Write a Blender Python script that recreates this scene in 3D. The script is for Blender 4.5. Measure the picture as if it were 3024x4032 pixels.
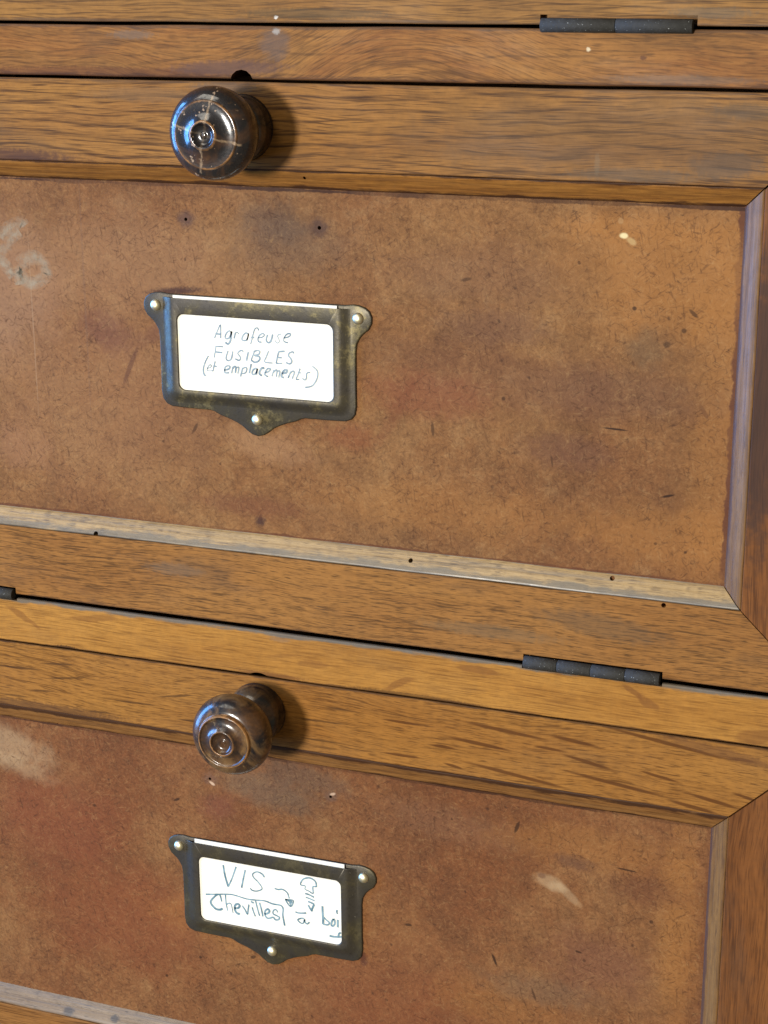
import bpy, bmesh, math, random
from mathutils import Vector, Matrix
S = 0.001            # everything below is written in millimetres
random.seed(7)
scene = bpy.context.scene
for o in list(bpy.data.objects):
    bpy.data.objects.remove(o, do_unlink=True)

# ------------------------------------------------------------------ camera
cam_d = bpy.data.cameras.new('camera')
cam = bpy.data.objects.new('camera', cam_d)
scene.collection.objects.link(cam)
cam.location = (0.21224, -0.57916, 0.18948)
cam.rotation_euler = (math.radians(73.030), math.radians(0.201), math.radians(20.474))
cam_d.sensor_fit = 'VERTICAL'
cam_d.sensor_height = 36.0
cam_d.lens = 62.98
cam_d.clip_start = 0.01
cam_d.clip_end = 50
scene.camera = cam

# ------------------------------------------------------------------ light
world = bpy.data.worlds.new('World')
scene.world = world
world.use_nodes = True
bg = world.node_tree.nodes['Background']
bg.inputs[0].default_value = (1.0, 0.86, 0.60, 1)
bg.inputs[1].default_value = 0.23

def area_lamp(name, loc, target, sx, sy, power, col, shape='RECTANGLE'):
    d = bpy.data.lights.new(name, 'AREA')
    d.shape = shape
    d.size = sx
    if shape in ('RECTANGLE', 'ELLIPSE'):
        d.size_y = sy
    d.energy = power
    d.color = col
    o = bpy.data.objects.new(name, d)
    scene.collection.objects.link(o)
    o.location = loc
    v = Vector(target) - Vector(loc)
    o.rotation_euler = v.to_track_quat('-Z', 'Y').to_euler()
    return o
area_lamp('key_lamp', (-0.44, -2.0, 0.22), (-0.03, 0, 0), 0.25, 0.25, 50, (1.0, 0.965, 0.90), 'DISK')
area_lamp('window_light', (-2.0, -0.40, 0.30), (-0.03, 0, 0.1), 0.85, 1.7, 96, (0.13, 0.41, 1.0))
area_lamp('ceiling_light', (-0.80, -1.15, 1.5), (-0.03, 0, 0), 1.0, 0.9, 14, (1.0, 0.93, 0.80))

vs = scene.view_settings
vs.view_transform = 'Standard'
vs.look = 'None'
vs.exposure = 0.0
vs.gamma = 1.0
vs.use_curve_mapping = False
scene.render.film_transparent = False

# pen strokes and outlines, millimetres from the centre line of each holder
INK_A = [[(-15.9, -10.6), (-14.7, -8.0), (-13.4, -5.5), (-13.3, -7.9), (-13.4, -10.5)], [(-15.5, -8.9), (-13.4, -9.0)], [(-9.1, -8.0), (-9.8, -7.5), (-10.9, -8.3), (-11.6, -9.8), (-11.1, -10.5), (-10.0, -10.1), (-9.2, -8.6), (-9.0, -7.6), (-9.2, -9.6), (-9.7, -11.6), (-10.6, -12.4), (-11.6, -11.8)], [(-7.4, -7.9), (-8.0, -10.2)], [(-7.6, -8.7), (-6.9, -7.8), (-6.0, -8.4)], [(-2.3, -8.2), (-3.1, -7.8), (-4.2, -8.6), (-4.9, -10.2), (-4.2, -10.7), (-3.2, -10.5), (-2.5, -9.3), (-2.2, -7.9), (-2.5, -9.4), (-2.9, -10.6)], [(1.9, -6.6), (1.4, -5.7), (0.4, -6.1), (-0.4, -8.2), (-1.0, -10.5), (-1.5, -11.9)], [(-1.2, -9.3), (0.1, -9.3)], [(1.7, -9.3), (3.3, -8.9), (4.1, -8.1), (3.4, -7.6), (2.2, -8.3), (1.5, -9.6), (1.8, -10.7), (2.9, -10.8)], [(5.4, -7.9), (4.9, -9.2), (4.9, -10.3), (5.8, -10.8), (6.7, -9.9), (7.4, -7.6)], [(7.4, -7.6), (6.9, -9.4), (6.7, -10.6)], [(10.7, -7.3), (9.8, -7.5), (9.3, -8.2), (9.7, -9.0), (9.9, -10.1), (9.1, -10.7), (8.2, -9.8)], [(11.7, -8.7), (13.4, -8.2), (14.4, -7.4), (14.0, -6.9), (12.8, -7.3), (11.8, -8.7), (11.8, -9.9), (13.3, -10.3)], [(-15.4, -13.4), (-15.7, -15.2), (-16.3, -17.9)], [(-15.5, -13.6), (-12.5, -13.6)], [(-15.6, -15.7), (-12.9, -15.8)], [(-10.6, -15.0), (-11.3, -16.9), (-11.4, -18.1), (-10.5, -18.6), (-9.3, -17.7), (-8.7, -15.0)], [(-4.5, -14.9), (-5.0, -14.4), (-6.0, -14.8), (-6.7, -15.7), (-5.9, -16.6), (-5.7, -17.6), (-6.4, -18.2), (-7.8, -17.7)], [(-2.4, -14.8), (-2.9, -16.5), (-3.3, -18.1)], [(0.1, -14.2), (-0.6, -15.8), (-1.4, -17.7)], [(-0.4, -14.5), (1.2, -14.0), (2.1, -14.3), (1.6, -15.4), (-0.3, -15.9)], [(-0.1, -15.9), (1.7, -16.2), (2.1, -17.0), (1.2, -18.1), (-0.2, -18.4), (-1.4, -17.7)], [(5.6, -13.9), (4.7, -16.0), (4.0, -18.0), (7.1, -18.2)], [(9.6, -13.9), (9.1, -15.7), (8.5, -18.2)], [(9.5, -13.8), (12.0, -13.5)], [(8.8, -16.0), (10.8, -16.0)], [(8.5, -18.2), (10.9, -18.0)], [(15.6, -14.1), (15.2, -13.5), (14.0, -13.9), (13.4, -14.9), (14.3, -16.0), (14.7, -17.1), (13.9, -18.0), (12.4, -17.6)], [(-18.6, -17.4), (-19.8, -19.5), (-20.7, -21.8), (-20.8, -23.9), (-20.0, -25.1)], [(-19.2, -22.1), (-17.8, -21.6), (-17.6, -20.8), (-18.3, -20.8), (-19.1, -21.9), (-19.3, -22.9), (-18.2, -23.0), (-17.2, -22.8)], [(-15.9, -19.2), (-16.4, -20.9), (-16.9, -22.8), (-17.2, -22.9)], [(-16.7, -21.0), (-15.3, -21.1)], [(-12.3, -22.3), (-10.5, -21.7), (-10.0, -20.8), (-10.7, -20.5), (-11.8, -21.0), (-12.2, -22.2), (-12.0, -23.2), (-10.4, -23.1)], [(-8.8, -20.7), (-9.4, -23.3)], [(-9.0, -21.5), (-8.2, -20.6), (-7.6, -20.9), (-7.9, -23.0)], [(-7.7, -21.4), (-6.8, -20.7), (-6.4, -21.1), (-6.9, -23.2)], [(-4.8, -20.8), (-5.5, -23.0), (-5.8, -24.2)], [(-4.9, -21.2), (-3.9, -20.6), (-3.2, -21.1), (-3.8, -22.6), (-5.4, -23.1)], [(-1.4, -19.1), (-2.3, -22.7)], [(1.0, -20.8), (0.2, -20.7), (-0.9, -21.6), (-1.1, -22.8), (-0.3, -23.0), (0.6, -22.0), (1.0, -20.8), (0.5, -23.0)], [(3.7, -20.6), (3.1, -20.2), (2.1, -21.3), (1.8, -22.6), (2.8, -23.2)], [(4.2, -22.0), (5.5, -21.4), (6.2, -20.5), (5.4, -20.3), (4.5, -21.1), (3.9, -22.7), (5.2, -23.4)], [(7.5, -20.7), (6.7, -23.2)], [(7.2, -21.7), (8.3, -20.7), (8.8, -20.9), (8.4, -23.2)], [(8.7, -21.5), (9.6, -20.8), (9.9, -21.3), (9.4, -23.4)], [(10.8, -21.8), (12.3, -21.4), (12.8, -20.5), (12.1, -20.3), (11.0, -21.3), (10.5, -22.8), (11.4, -23.3)], [(14.2, -20.8), (13.1, -23.3)], [(13.7, -21.8), (14.9, -20.6), (15.6, -21.1), (14.7, -23.4)], [(17.9, -19.4), (17.0, -21.8), (16.3, -23.5), (17.5, -23.4)], [(16.9, -21.0), (18.3, -21.0)], [(21.8, -20.6), (21.1, -20.6), (20.4, -21.2), (20.3, -22.7), (19.7, -23.5), (18.7, -23.0)], [(22.7, -18.2), (24.2, -19.3), (24.8, -20.7), (24.3, -23.0), (22.9, -25.1), (21.4, -25.9), (19.8, -26.2)]]
INK_B = [[(-20.0, -4.6), (-19.4, -9.1), (-18.1, -14.0)], [(-14.3, -4.4), (-16.2, -9.7), (-18.1, -14.0)], [(-10.3, -5.1), (-11.3, -9.3), (-12.2, -13.4)], [(-2.0, -6.9), (-2.9, -5.6), (-5.1, -5.0), (-7.0, -6.2), (-6.8, -7.7), (-5.0, -9.3), (-3.5, -11.1), (-3.3, -12.4), (-5.4, -13.6), (-7.4, -13.7), (-8.4, -12.9)], [(-28.4, -19.3), (-25.1, -18.7), (-22.1, -18.1), (-17.4, -17.3), (-14.7, -17.4), (-10.1, -18.0), (-6.4, -17.8), (-2.1, -17.4), (1.3, -18.1), (4.7, -18.1), (5.8, -19.5), (5.6, -22.4), (6.3, -26.9)], [(-21.3, -21.3), (-21.6, -19.6), (-22.1, -18.4), (-23.3, -18.6), (-24.9, -20.2), (-26.2, -22.1), (-25.8, -23.6), (-24.0, -25.1), (-22.1, -25.1), (-21.0, -24.3)], [(-19.5, -17.9), (-19.3, -22.0), (-18.7, -25.0)], [(-19.3, -22.4), (-18.3, -21.5), (-17.2, -21.6), (-16.7, -23.6), (-16.4, -25.5)], [(-15.7, -23.1), (-14.2, -22.9), (-13.3, -21.8), (-13.9, -21.0), (-15.0, -21.4), (-15.6, -22.9), (-15.1, -24.7), (-14.0, -25.5), (-13.4, -25.0)], [(-12.2, -21.4), (-10.9, -23.2), (-10.0, -24.9), (-9.6, -22.7), (-9.2, -20.3)], [(-7.8, -21.3), (-7.2, -23.4), (-6.5, -25.2)], [(-8.2, -18.6), (-7.7, -19.1), (-7.0, -19.1)], [(-6.2, -18.1), (-5.4, -21.7), (-4.6, -24.6)], [(-4.5, -18.6), (-3.7, -21.6), (-3.2, -24.6)], [(-2.4, -23.3), (-0.9, -22.7), (-0.2, -21.6), (-0.8, -20.8), (-2.0, -21.7), (-2.3, -23.4), (-1.6, -24.7), (-0.5, -24.9), (1.3, -24.1), (2.3, -25.0), (3.6, -24.7), (4.1, -23.6), (2.8, -23.0), (1.4, -22.5), (1.5, -21.1), (2.6, -20.4), (3.5, -21.5)], [(2.3, -11.0), (3.9, -11.2), (5.5, -10.8), (6.9, -11.2), (7.9, -12.1), (8.3, -13.3), (8.6, -14.3)], [(6.9, -15.1), (10.3, -14.9), (9.1, -17.8), (6.9, -15.1), (8.3, -15.3), (9.5, -15.4), (8.7, -16.3), (9.2, -17.0), (9.1, -17.6)], [(8.0, -15.2), (9.7, -15.4), (9.0, -16.8)], [(7.6, -15.2), (8.9, -16.0), (9.5, -16.1)], [(20.4, -7.0), (20.3, -5.4), (19.6, -4.3), (17.9, -3.6), (16.1, -3.9), (14.5, -5.0), (13.6, -7.2), (15.6, -7.5), (15.5, -8.9), (17.0, -9.4), (18.9, -10.1), (18.9, -7.3), (20.4, -7.0)], [(15.5, -10.8), (17.1, -11.0), (19.3, -11.8)], [(15.7, -12.4), (17.7, -12.8), (19.5, -13.3)], [(16.7, -14.1), (17.9, -14.4), (19.3, -14.8)], [(19.3, -14.9), (18.3, -17.2)], [(16.7, -15.7), (17.4, -16.9), (18.3, -18.2)], [(18.3, -17.2), (18.3, -18.2)], [(11.1, -19.8), (12.8, -20.0), (15.8, -19.4)], [(14.8, -22.0), (13.5, -22.2), (12.1, -23.1), (12.9, -24.1), (14.1, -24.4), (14.7, -23.5), (15.0, -22.4), (15.2, -23.6), (16.1, -24.2), (17.1, -23.2)], [(22.8, -15.0), (22.9, -18.7), (23.0, -21.3), (22.9, -23.1)], [(23.1, -19.7), (24.2, -20.7), (25.6, -21.8), (25.0, -22.9), (23.0, -23.0)], [(27.4, -19.8), (26.7, -21.2), (26.5, -22.7), (27.2, -23.0), (28.0, -21.8), (27.9, -20.3), (27.4, -19.8)], [(29.1, -15.5), (28.9, -16.5), (29.2, -17.3)], [(29.3, -19.8), (29.2, -23.2)], [(25.6, -27.6), (27.4, -27.7), (29.4, -27.4), (30.8, -27.1)], [(30.5, -25.3), (29.7, -25.9), (29.4, -27.2)]]
CHALK = [[(-161.1, 91.6), (-159.4, 93.5), (-156.6, 96.0), (-151.9, 97.8), (-150.2, 96.3)], [(-152.2, 94.1), (-156.4, 91.1), (-157.9, 88.8), (-161.0, 86.5), (-161.5, 83.7), (-159.5, 81.2), (-156.3, 77.2)], [(-153.1, 81.6), (-150.3, 83.8), (-146.7, 84.9), (-143.4, 83.3), (-142.0, 80.6), (-141.6, 78.5), (-145.2, 76.0), (-149.6, 75.0), (-152.1, 77.2), (-153.7, 79.9), (-153.9, 77.1), (-153.6, 74.1)]]

# ------------------------------------------------------------------ node helpers
class NT:
    def __init__(self, name):
        self.m = bpy.data.materials.new(name)
        self.m.use_nodes = True
        self.t = self.m.node_tree
        self.bsdf = self.t.nodes['Principled BSDF']
        tc = self.t.nodes.new('ShaderNodeTexCoord')
        mp = self.t.nodes.new('ShaderNodeMapping')
        mp.inputs['Scale'].default_value = (1000, 1000, 1000)
        self.t.links.new(tc.outputs['Object'], mp.inputs['Vector'])
        self.P = mp.outputs[0]                     # object coordinates in millimetres
    def n(self, typ, **kw):
        nd = self.t.nodes.new(typ)
        for k, v in kw.items():
            setattr(nd, k, v)
        return nd
    def put(self, sock, v):
        if isinstance(v, bpy.types.NodeSocket):
            self.t.links.new(v, sock)
        elif isinstance(v, (tuple, list)) and len(v) == 3 and sock.type == 'RGBA':
            sock.default_value = (*v, 1)
        else:
            sock.default_value = v
    def math(self, op, a, b=0.0, c=None, clamp=False):
        nd = self.n('ShaderNodeMath', operation=op, use_clamp=clamp)
        self.put(nd.inputs[0], a); self.put(nd.inputs[1], b)
        if c is not None: self.put(nd.inputs[2], c)
        return nd.outputs[0]
    def vmath(self, op, a, b=None):
        nd = self.n('ShaderNodeVectorMath', operation=op)
        self.put(nd.inputs[0], a)
        if b is not None: self.put(nd.inputs[1], b)
        return nd.outputs['Value'] if op in ('LENGTH', 'DOT_PRODUCT') else nd.outputs[0]
    def map(self, vec, scale=(1, 1, 1), loc=(0, 0, 0), rot=(0, 0, 0), typ='POINT'):
        nd = self.n('ShaderNodeMapping', vector_type=typ)
        self.put(nd.inputs['Vector'], vec)
        nd.inputs['Location'].default_value = loc
        nd.inputs['Rotation'].default_value = rot
        nd.inputs['Scale'].default_value = scale
        return nd.outputs[0]
    def noise(self, vec, scale=1.0, detail=2.0, rough=0.5, dist=0.0):
        nd = self.n('ShaderNodeTexNoise')
        self.put(nd.inputs['Vector'], vec)
        nd.inputs['Scale'].default_value = scale
        nd.inputs['Detail'].default_value = detail
        nd.inputs['Roughness'].default_value = rough
        nd.inputs['Distortion'].default_value = dist
        return nd.outputs[0]
    def rng(self, v, a, b, c=0.0, d=1.0, smooth=False):
        nd = self.n('ShaderNodeMapRange')
        if smooth: nd.interpolation_type = 'SMOOTHSTEP'
        self.put(nd.inputs[0], v)
        for i, x in enumerate((a, b, c, d)):
            nd.inputs[i + 1].default_value = x
        return nd.outputs[0]
    def mix(self, f, a, b, mode='MIX'):
        nd = self.n('ShaderNodeMix', data_type='RGBA', blend_type=mode)
        self.put(nd.inputs[0], f); self.put(nd.inputs[6], a); self.put(nd.inputs[7], b)
        return nd.outputs[2]
    def sep(self, vec):
        nd = self.n('ShaderNodeSeparateXYZ'); self.put(nd.inputs[0], vec)
        return nd.outputs
    def comb(self, x, y, z):
        nd = self.n('ShaderNodeCombineXYZ')
        for i, v in enumerate((x, y, z)): self.put(nd.inputs[i], v)
        return nd.outputs[0]
    def bent(self):
        if not hasattr(self, '_bent'):
            nd = self.n('ShaderNodeTexNoise')
            self.put(nd.inputs['Vector'], self.P); nd.inputs['Scale'].default_value = .11; nd.inputs['Detail'].default_value = 2
            off = self.map(self.vmath('SUBTRACT', nd.outputs[1], (.5, .5, .5)), scale=(5, 0, 3.6))
            self._bent = self.vmath('ADD', self.P, off)
        return self._bent
    def spot(self, x, z, rx, rz, rot=0.0, ragged=0.5, soft=0.5, nscale=None, base=None):
        """a stain or painted tone of its own shape: an ellipse on the face with an irregular edge"""
        q = self.map(base or self.P, scale=(rx, 1e6, rz), loc=(x, 0, z), rot=(0, -math.radians(rot), 0), typ='TEXTURE')
        d = self.vmath('LENGTH', q)
        nz = self.noise(self.P, nscale or 1.6 / max(min(rx, rz), 1.2), 3, 0.6)
        d = self.math('MULTIPLY_ADD', self.math('SUBTRACT', nz, 0.5), ragged * 3, d)
        return self.rng(d, 1.0 - soft, 1.0 + soft * 0.3, 1.0, 0.0, True)
    def bump(self, h, strength=0.2, dist=0.0003):
        nd = self.n('ShaderNodeBump')
        nd.inputs['Strength'].default_value = strength
        nd.inputs['Distance'].default_value = dist
        self.put(nd.inputs['Height'], h)
        self.t.links.new(nd.outputs[0], self.bsdf.inputs['Normal'])
    def out(self, color=None, rough=None, spec=None, metal=None, coat=None, coat_rough=None):
        b = self.bsdf.inputs
        for k, v in (('Base Color', color), ('Roughness', rough), ('Specular IOR Level', spec),
                     ('Metallic', metal), ('Coat Weight', coat), ('Coat Roughness', coat_rough)):
            if v is not None: self.put(b[k], v)
        return self.m

def oak(name, axis='x', seed=0.0, light=(.30, .145, .048), mid=(.215, .095, .030), dark=(.085, .034, .012),
        pore=0.7, pore_len=22.0, pore_w=0.75, pore_thr=0.56, ring=0.5, ring_w=3.2, wave=3.0, grime=0.35,
        grime_col=(.070, .047, .032), spots=(), flecks=(), rough=0.47, spec=0.07, edge=None, chevron=None, lines=None):
    light, mid, dark = [tuple(c * k for c, k in zip(q, (.91, .86, .72))) for q in (light, mid, dark)]
    g = NT(name)
    P = g.map(g.P, loc=(seed * 37.1, seed * 11.7, seed * 23.3))
    x, y, z = g.sep(P)
    L, W = (x, z) if axis == 'x' else (z, x)
    warp = g.noise(g.comb(g.math('MULTIPLY', L, .011), y, g.math('MULTIPLY', W, .02)), 1.0, 2, .5)
    warp = g.math('MULTIPLY', g.math('SUBTRACT', warp, .5), wave * 4)
    Ww = g.math('ADD', g.math('ADD', W, warp), g.math('MULTIPLY', y, .35))
    if chevron:                                          # tilted growth rings of a flat-sawn board
        cx, slope, reach = chevron
        far = g.rng(g.math('SUBTRACT', x, cx), 0, reach, 0, 1, True)
        far2 = g.rng(g.math('SUBTRACT', x, cx + reach * 1.1), 0, reach, 1, 0, True)
        Ww = g.math('MULTIPLY_ADD', g.math('MULTIPLY', g.math('MULTIPLY', far, far2), slope), L, Ww)
    tone = g.noise(g.comb(g.math('MULTIPLY', L, .012), y, g.math('MULTIPLY', Ww, .07)), 1.0, 3, .55)
    col = g.mix(g.rng(tone, .36, .64), mid, light)
    rg = g.noise(g.comb(g.math('MULTIPLY', L, .0042), 0.0, g.math('MULTIPLY', Ww, 1.0 / ring_w)), 1.0, 2, .6)
    col = g.mix(g.math('MULTIPLY', g.rng(rg, .50, .68), ring), col, dark)
    if lines:
        ph = g.noise(g.comb(g.math('MULTIPLY', L, .007), 5.0, g.math('MULTIPLY', W, .045)), 1.0, 3, .55)
        ph = g.math('SINE', g.math('MULTIPLY', g.math('MULTIPLY_ADD', ph, lines[1] * .55, g.math('MULTIPLY', W, 1.0 / lines[0])), 6.2832))
        mk = g.noise(g.comb(g.math('MULTIPLY', L, .022), 9.0, g.math('MULTIPLY', W, .30)), 1.0, 3, .6)
        col = g.mix(g.math('MULTIPLY', g.math('MULTIPLY', g.rng(ph, .62, .97), g.rng(mk, .36, .54)), lines[2]), col, dark)
    fine = g.noise(g.comb(g.math('MULTIPLY', L, .09), y, g.math('MULTIPLY', Ww, 1.5)), 1.0, 2, .6)
    col = g.mix(g.rng(fine, .34, .68, .0, .42), col, tuple(c * 1.35 for c in light), 'MIX')
    col = g.mix(g.rng(fine, .44, .26, .0, .40), col, dark)
    pr = g.noise(g.comb(g.math('MULTIPLY', L, 1.0 / pore_len), g.math('MULTIPLY', y, .5), g.math('MULTIPLY', Ww, 1.0 / pore_w)), 1.0, 2, .55)
    patch = g.noise(g.comb(g.math('MULTIPLY', L, .010), 3.0, g.math('MULTIPLY', Ww, .11)), 1.0, 2, .5)
    thr = g.math('SUBTRACT', pr, g.rng(patch, .3, .7, .07, -.05))
    pf = g.rng(thr, pore_thr, pore_thr + .10)
    col = g.mix(g.math('MULTIPLY', pf, pore), col, dark)
    p2 = g.noise(g.comb(g.math('MULTIPLY', L, 2.2 / pore_len), 7.0, g.math('MULTIPLY', Ww, 2.1 / pore_w)), 1.0, 1, .5)
    col = g.mix(g.math('MULTIPLY', g.rng(p2, .55, .68), min(pore * 1.1, 1)), col, dark)
    gr = g.noise(g.comb(g.math('MULTIPLY', x, .018 if axis == 'x' else .05), y, g.math('MULTIPLY', z, .05 if axis == 'x' else .018)), 1.0, 5, .65)
    col = g.mix(g.math('MULTIPLY', g.rng(gr, .52, .74), grime), col, grime_col)
    for (sx, sz, rx, rz, rot, c, f) in flecks:            # medullary ray flecks
        m = g.spot(sx, sz, rx, rz, rot, .05, .45, nscale=.3) if rz < .9 else g.spot(sx, sz, rx, rz, rot, .10, .30, nscale=.22, base=g.bent())
        col = g.mix(g.math('MULTIPLY', m, f), col, c)
    for (sx, sz, rx, rz, rot, c, f) in spots:             # knocks, stains and drips
        m = g.spot(sx, sz, rx, rz, rot, .38, .5)
        col = g.mix(g.math('MULTIPLY', m, f), col, c)
    if edge:                                              # toned bands along an arris, some seam dirt, some painted light: (z of the arris, width, colour, strength)
        for (ez, w, c, f) in edge:
            q = g.math('ABSOLUTE', g.math('SUBTRACT', g.sep(g.P)[2 if axis == 'x' else 0], ez))
            q = g.math('MULTIPLY_ADD', g.math('SUBTRACT', g.noise(g.map(g.P, scale=(.06, .3, .3) if axis == 'x' else (.3, .3, .06)), 1, 4, .65), .5), w * 3.0, q)
            col = g.mix(g.rng(q, w * .35, w, f, 0, True), col, c)
    dirt = g.noise(g.P, .35, 4, .7)
    col = g.mix(g.rng(dirt, .35, .75, .0, .22), col, (.05, .03, .018))
    ro = g.rng(gr, .35, .7, rough - .08, rough + .14)
    g.bump(g.math('SUBTRACT', g.math('MULTIPLY', fine, .5), pf), .13, .0002)
    return g.out(col, ro, spec)

def fibreboard(name, seed, tones, spots=(), lines=(), edges=None):
    g = NT(name)
    P = g.map(g.P, loc=(seed * 53.0, 0, seed * 31.0))
    a = g.noise(P, .013, 4, .55, .4)
    b = g.noise(P, .030, 5, .62, .6)
    c = g.noise(P, .11, 5, .68)
    base, red, pale, brown = tones
    col = g.mix(g.rng(a, .38, .62), base, red)
    col = g.mix(g.rng(b, .50, .70, 0, .45), col, brown)
    col = g.mix(g.rng(b, .46, .30, 0, .35), col, pale)
    col = g.mix(g.rng(c, .46, .72, 0, .50), col, brown)
    col = g.mix(g.rng(c, .46, .28, 0, .40), col, pale)
    m = g.noise(P, .55, 4, .7)
    col = g.mix(g.rng(m, .30, .70, .30, -.05), col, (.050, .022, .010))
    gn = g.noise(P, 1.1, 3, .75)
    col = g.mix(g.rng(gn, .34, .66, .13, 0), col, (.045, .020, .010))
    col = g.mix(g.rng(gn, .50, .72, 0, .08), col, (.40, .22, .10))
    for (sx, sz, rx, rz, rot, cc, f) in spots:
        k = g.spot(sx, sz, rx, rz, rot, .36, .7)
        col = g.mix(g.math('MULTIPLY', k, f), col, cc)
    # chopped fibres lying at every angle in the board
    pm = g.rng(g.noise(P, .07, 3, .6), .36, .62, .40, .80)
    for i, ang in enumerate((8, 37, 68, 101, 133, 160)):
        q = g.map(P, rot=(0, math.radians(ang), 0))
        q = g.map(q, scale=(.24 + .05 * (i % 3), .1, 1.2 + .25 * (i % 2)), loc=(i * 13.7, 0, i * 5.1))
        q = g.noise(q, 1.0, 1, .5, .35)
        f = g.rng(q, .63, .75)
        col = g.mix(g.math('MULTIPLY', g.math('MULTIPLY', f, pm), .62 if i % 2 else .44), col, (.050, .020, .010))
        col = g.mix(g.math('MULTIPLY', g.rng(q, .34, .22), .13), col, (.42, .25, .10))
    sp = g.n('ShaderNodeTexVoronoi'); g.put(sp.inputs['Vector'], P); sp.inputs['Scale'].default_value = .085
    sp.inputs['Randomness'].default_value = 1.0
    col = g.mix(g.math('MULTIPLY', g.rng(g.math('MULTIPLY_ADD', g.math('SUBTRACT', gn, .5), .16, sp.outputs['Distance']), .03, .07, 1, 0), .6), col, (.035, .016, .010))
    for (sx, sz, rx, rz, rot, cc, f) in lines:            # nicks and scratches
        k = g.spot(sx, sz, rx, rz, rot, .16, .45, nscale=.5)
        col = g.mix(g.math('MULTIPLY', k, f), col, cc)
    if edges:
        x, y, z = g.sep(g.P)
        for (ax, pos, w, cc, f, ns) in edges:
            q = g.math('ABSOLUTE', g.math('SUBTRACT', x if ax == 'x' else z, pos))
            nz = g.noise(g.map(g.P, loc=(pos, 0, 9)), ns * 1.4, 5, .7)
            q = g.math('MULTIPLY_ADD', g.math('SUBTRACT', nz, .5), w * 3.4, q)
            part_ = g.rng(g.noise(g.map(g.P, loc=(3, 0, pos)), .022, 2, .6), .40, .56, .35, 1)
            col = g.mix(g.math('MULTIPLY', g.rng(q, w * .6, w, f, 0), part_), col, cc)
    g.bump(g.math('ADD', g.math('MULTIPLY', m, .6), g.noise(P, 1.6, 2, .6)), .16, .00025)
    return g.out(col, g.rng(c, .3, .7, .52, .66), .09)

def iron(name, col=(.024, .0235, .022)):
    g = NT(name)
    a = g.noise(g.P, .5, 4, .7); b = g.noise(g.P, 2.2, 2, .5)
    c = g.mix(g.rng(a, .35, .7), col, tuple(k * 1.7 for k in col))
    c = g.mix(g.rng(b, .70, .75), c, (.36, .38, .37))
    g.bump(g.noise(g.P, 1.3, 4, .6), .5, .0003)
    return g.out(c, g.rng(a, .3, .7, .62, .80), .25, .0)

def bronze(name, seed, gold=.5):
    g = NT(name)
    P = g.map(g.P, loc=(seed * 17, 3, seed * 29))
    a = g.noise(P, .085, 4, .6, .5); b = g.noise(P, .45, 5, .72); c = g.noise(P, 1.4, 3, .6)
    col = g.mix(g.rng(a, .40, .62), (.062, .054, .044), (.074, .062, .036))
    col = g.mix(g.rng(b, .50, .66, 0, .85), col, (.034, .029, .022))
    col = g.mix(g.math('MULTIPLY', g.rng(g.math('MULTIPLY', a, b), .29, .37), gold), col, (.23, .185, .08))
    col = g.mix(g.rng(c, .70, .76, 0, .7), col, (.38, .35, .27))
    g.bump(g.math('ADD', b, g.math('MULTIPLY', c, .4)), .18, .0003)
    return g.out(col, g.rng(b, .3, .7, .36, .52), .5, .60)

def brass(name):
    g = NT(name)
    a = g.noise(g.P, 1.2, 3, .6)
    return g.out(g.mix(g.rng(a, .35, .65), (.80, .70, .42), (.70, .68, .56)), .46, .5, 1.0)

def card_stock(name):
    g = NT(name)
    a = g.noise(g.P, .08, 4, .6)
    g.bump(g.noise(g.P, 2.5, 2, .5), .05, .0001)
    return g.out(g.mix(g.rng(a, .3, .7), (.82, .785, .68), (.77, .735, .63)), .62, .3)

def ink(name, c1, c2):
    g = NT(name)
    a = g.noise(g.P, .35, 3, .6)
    return g.out(g.mix(g.rng(a, .36, .62), c1, c2), .6, .2)

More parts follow.
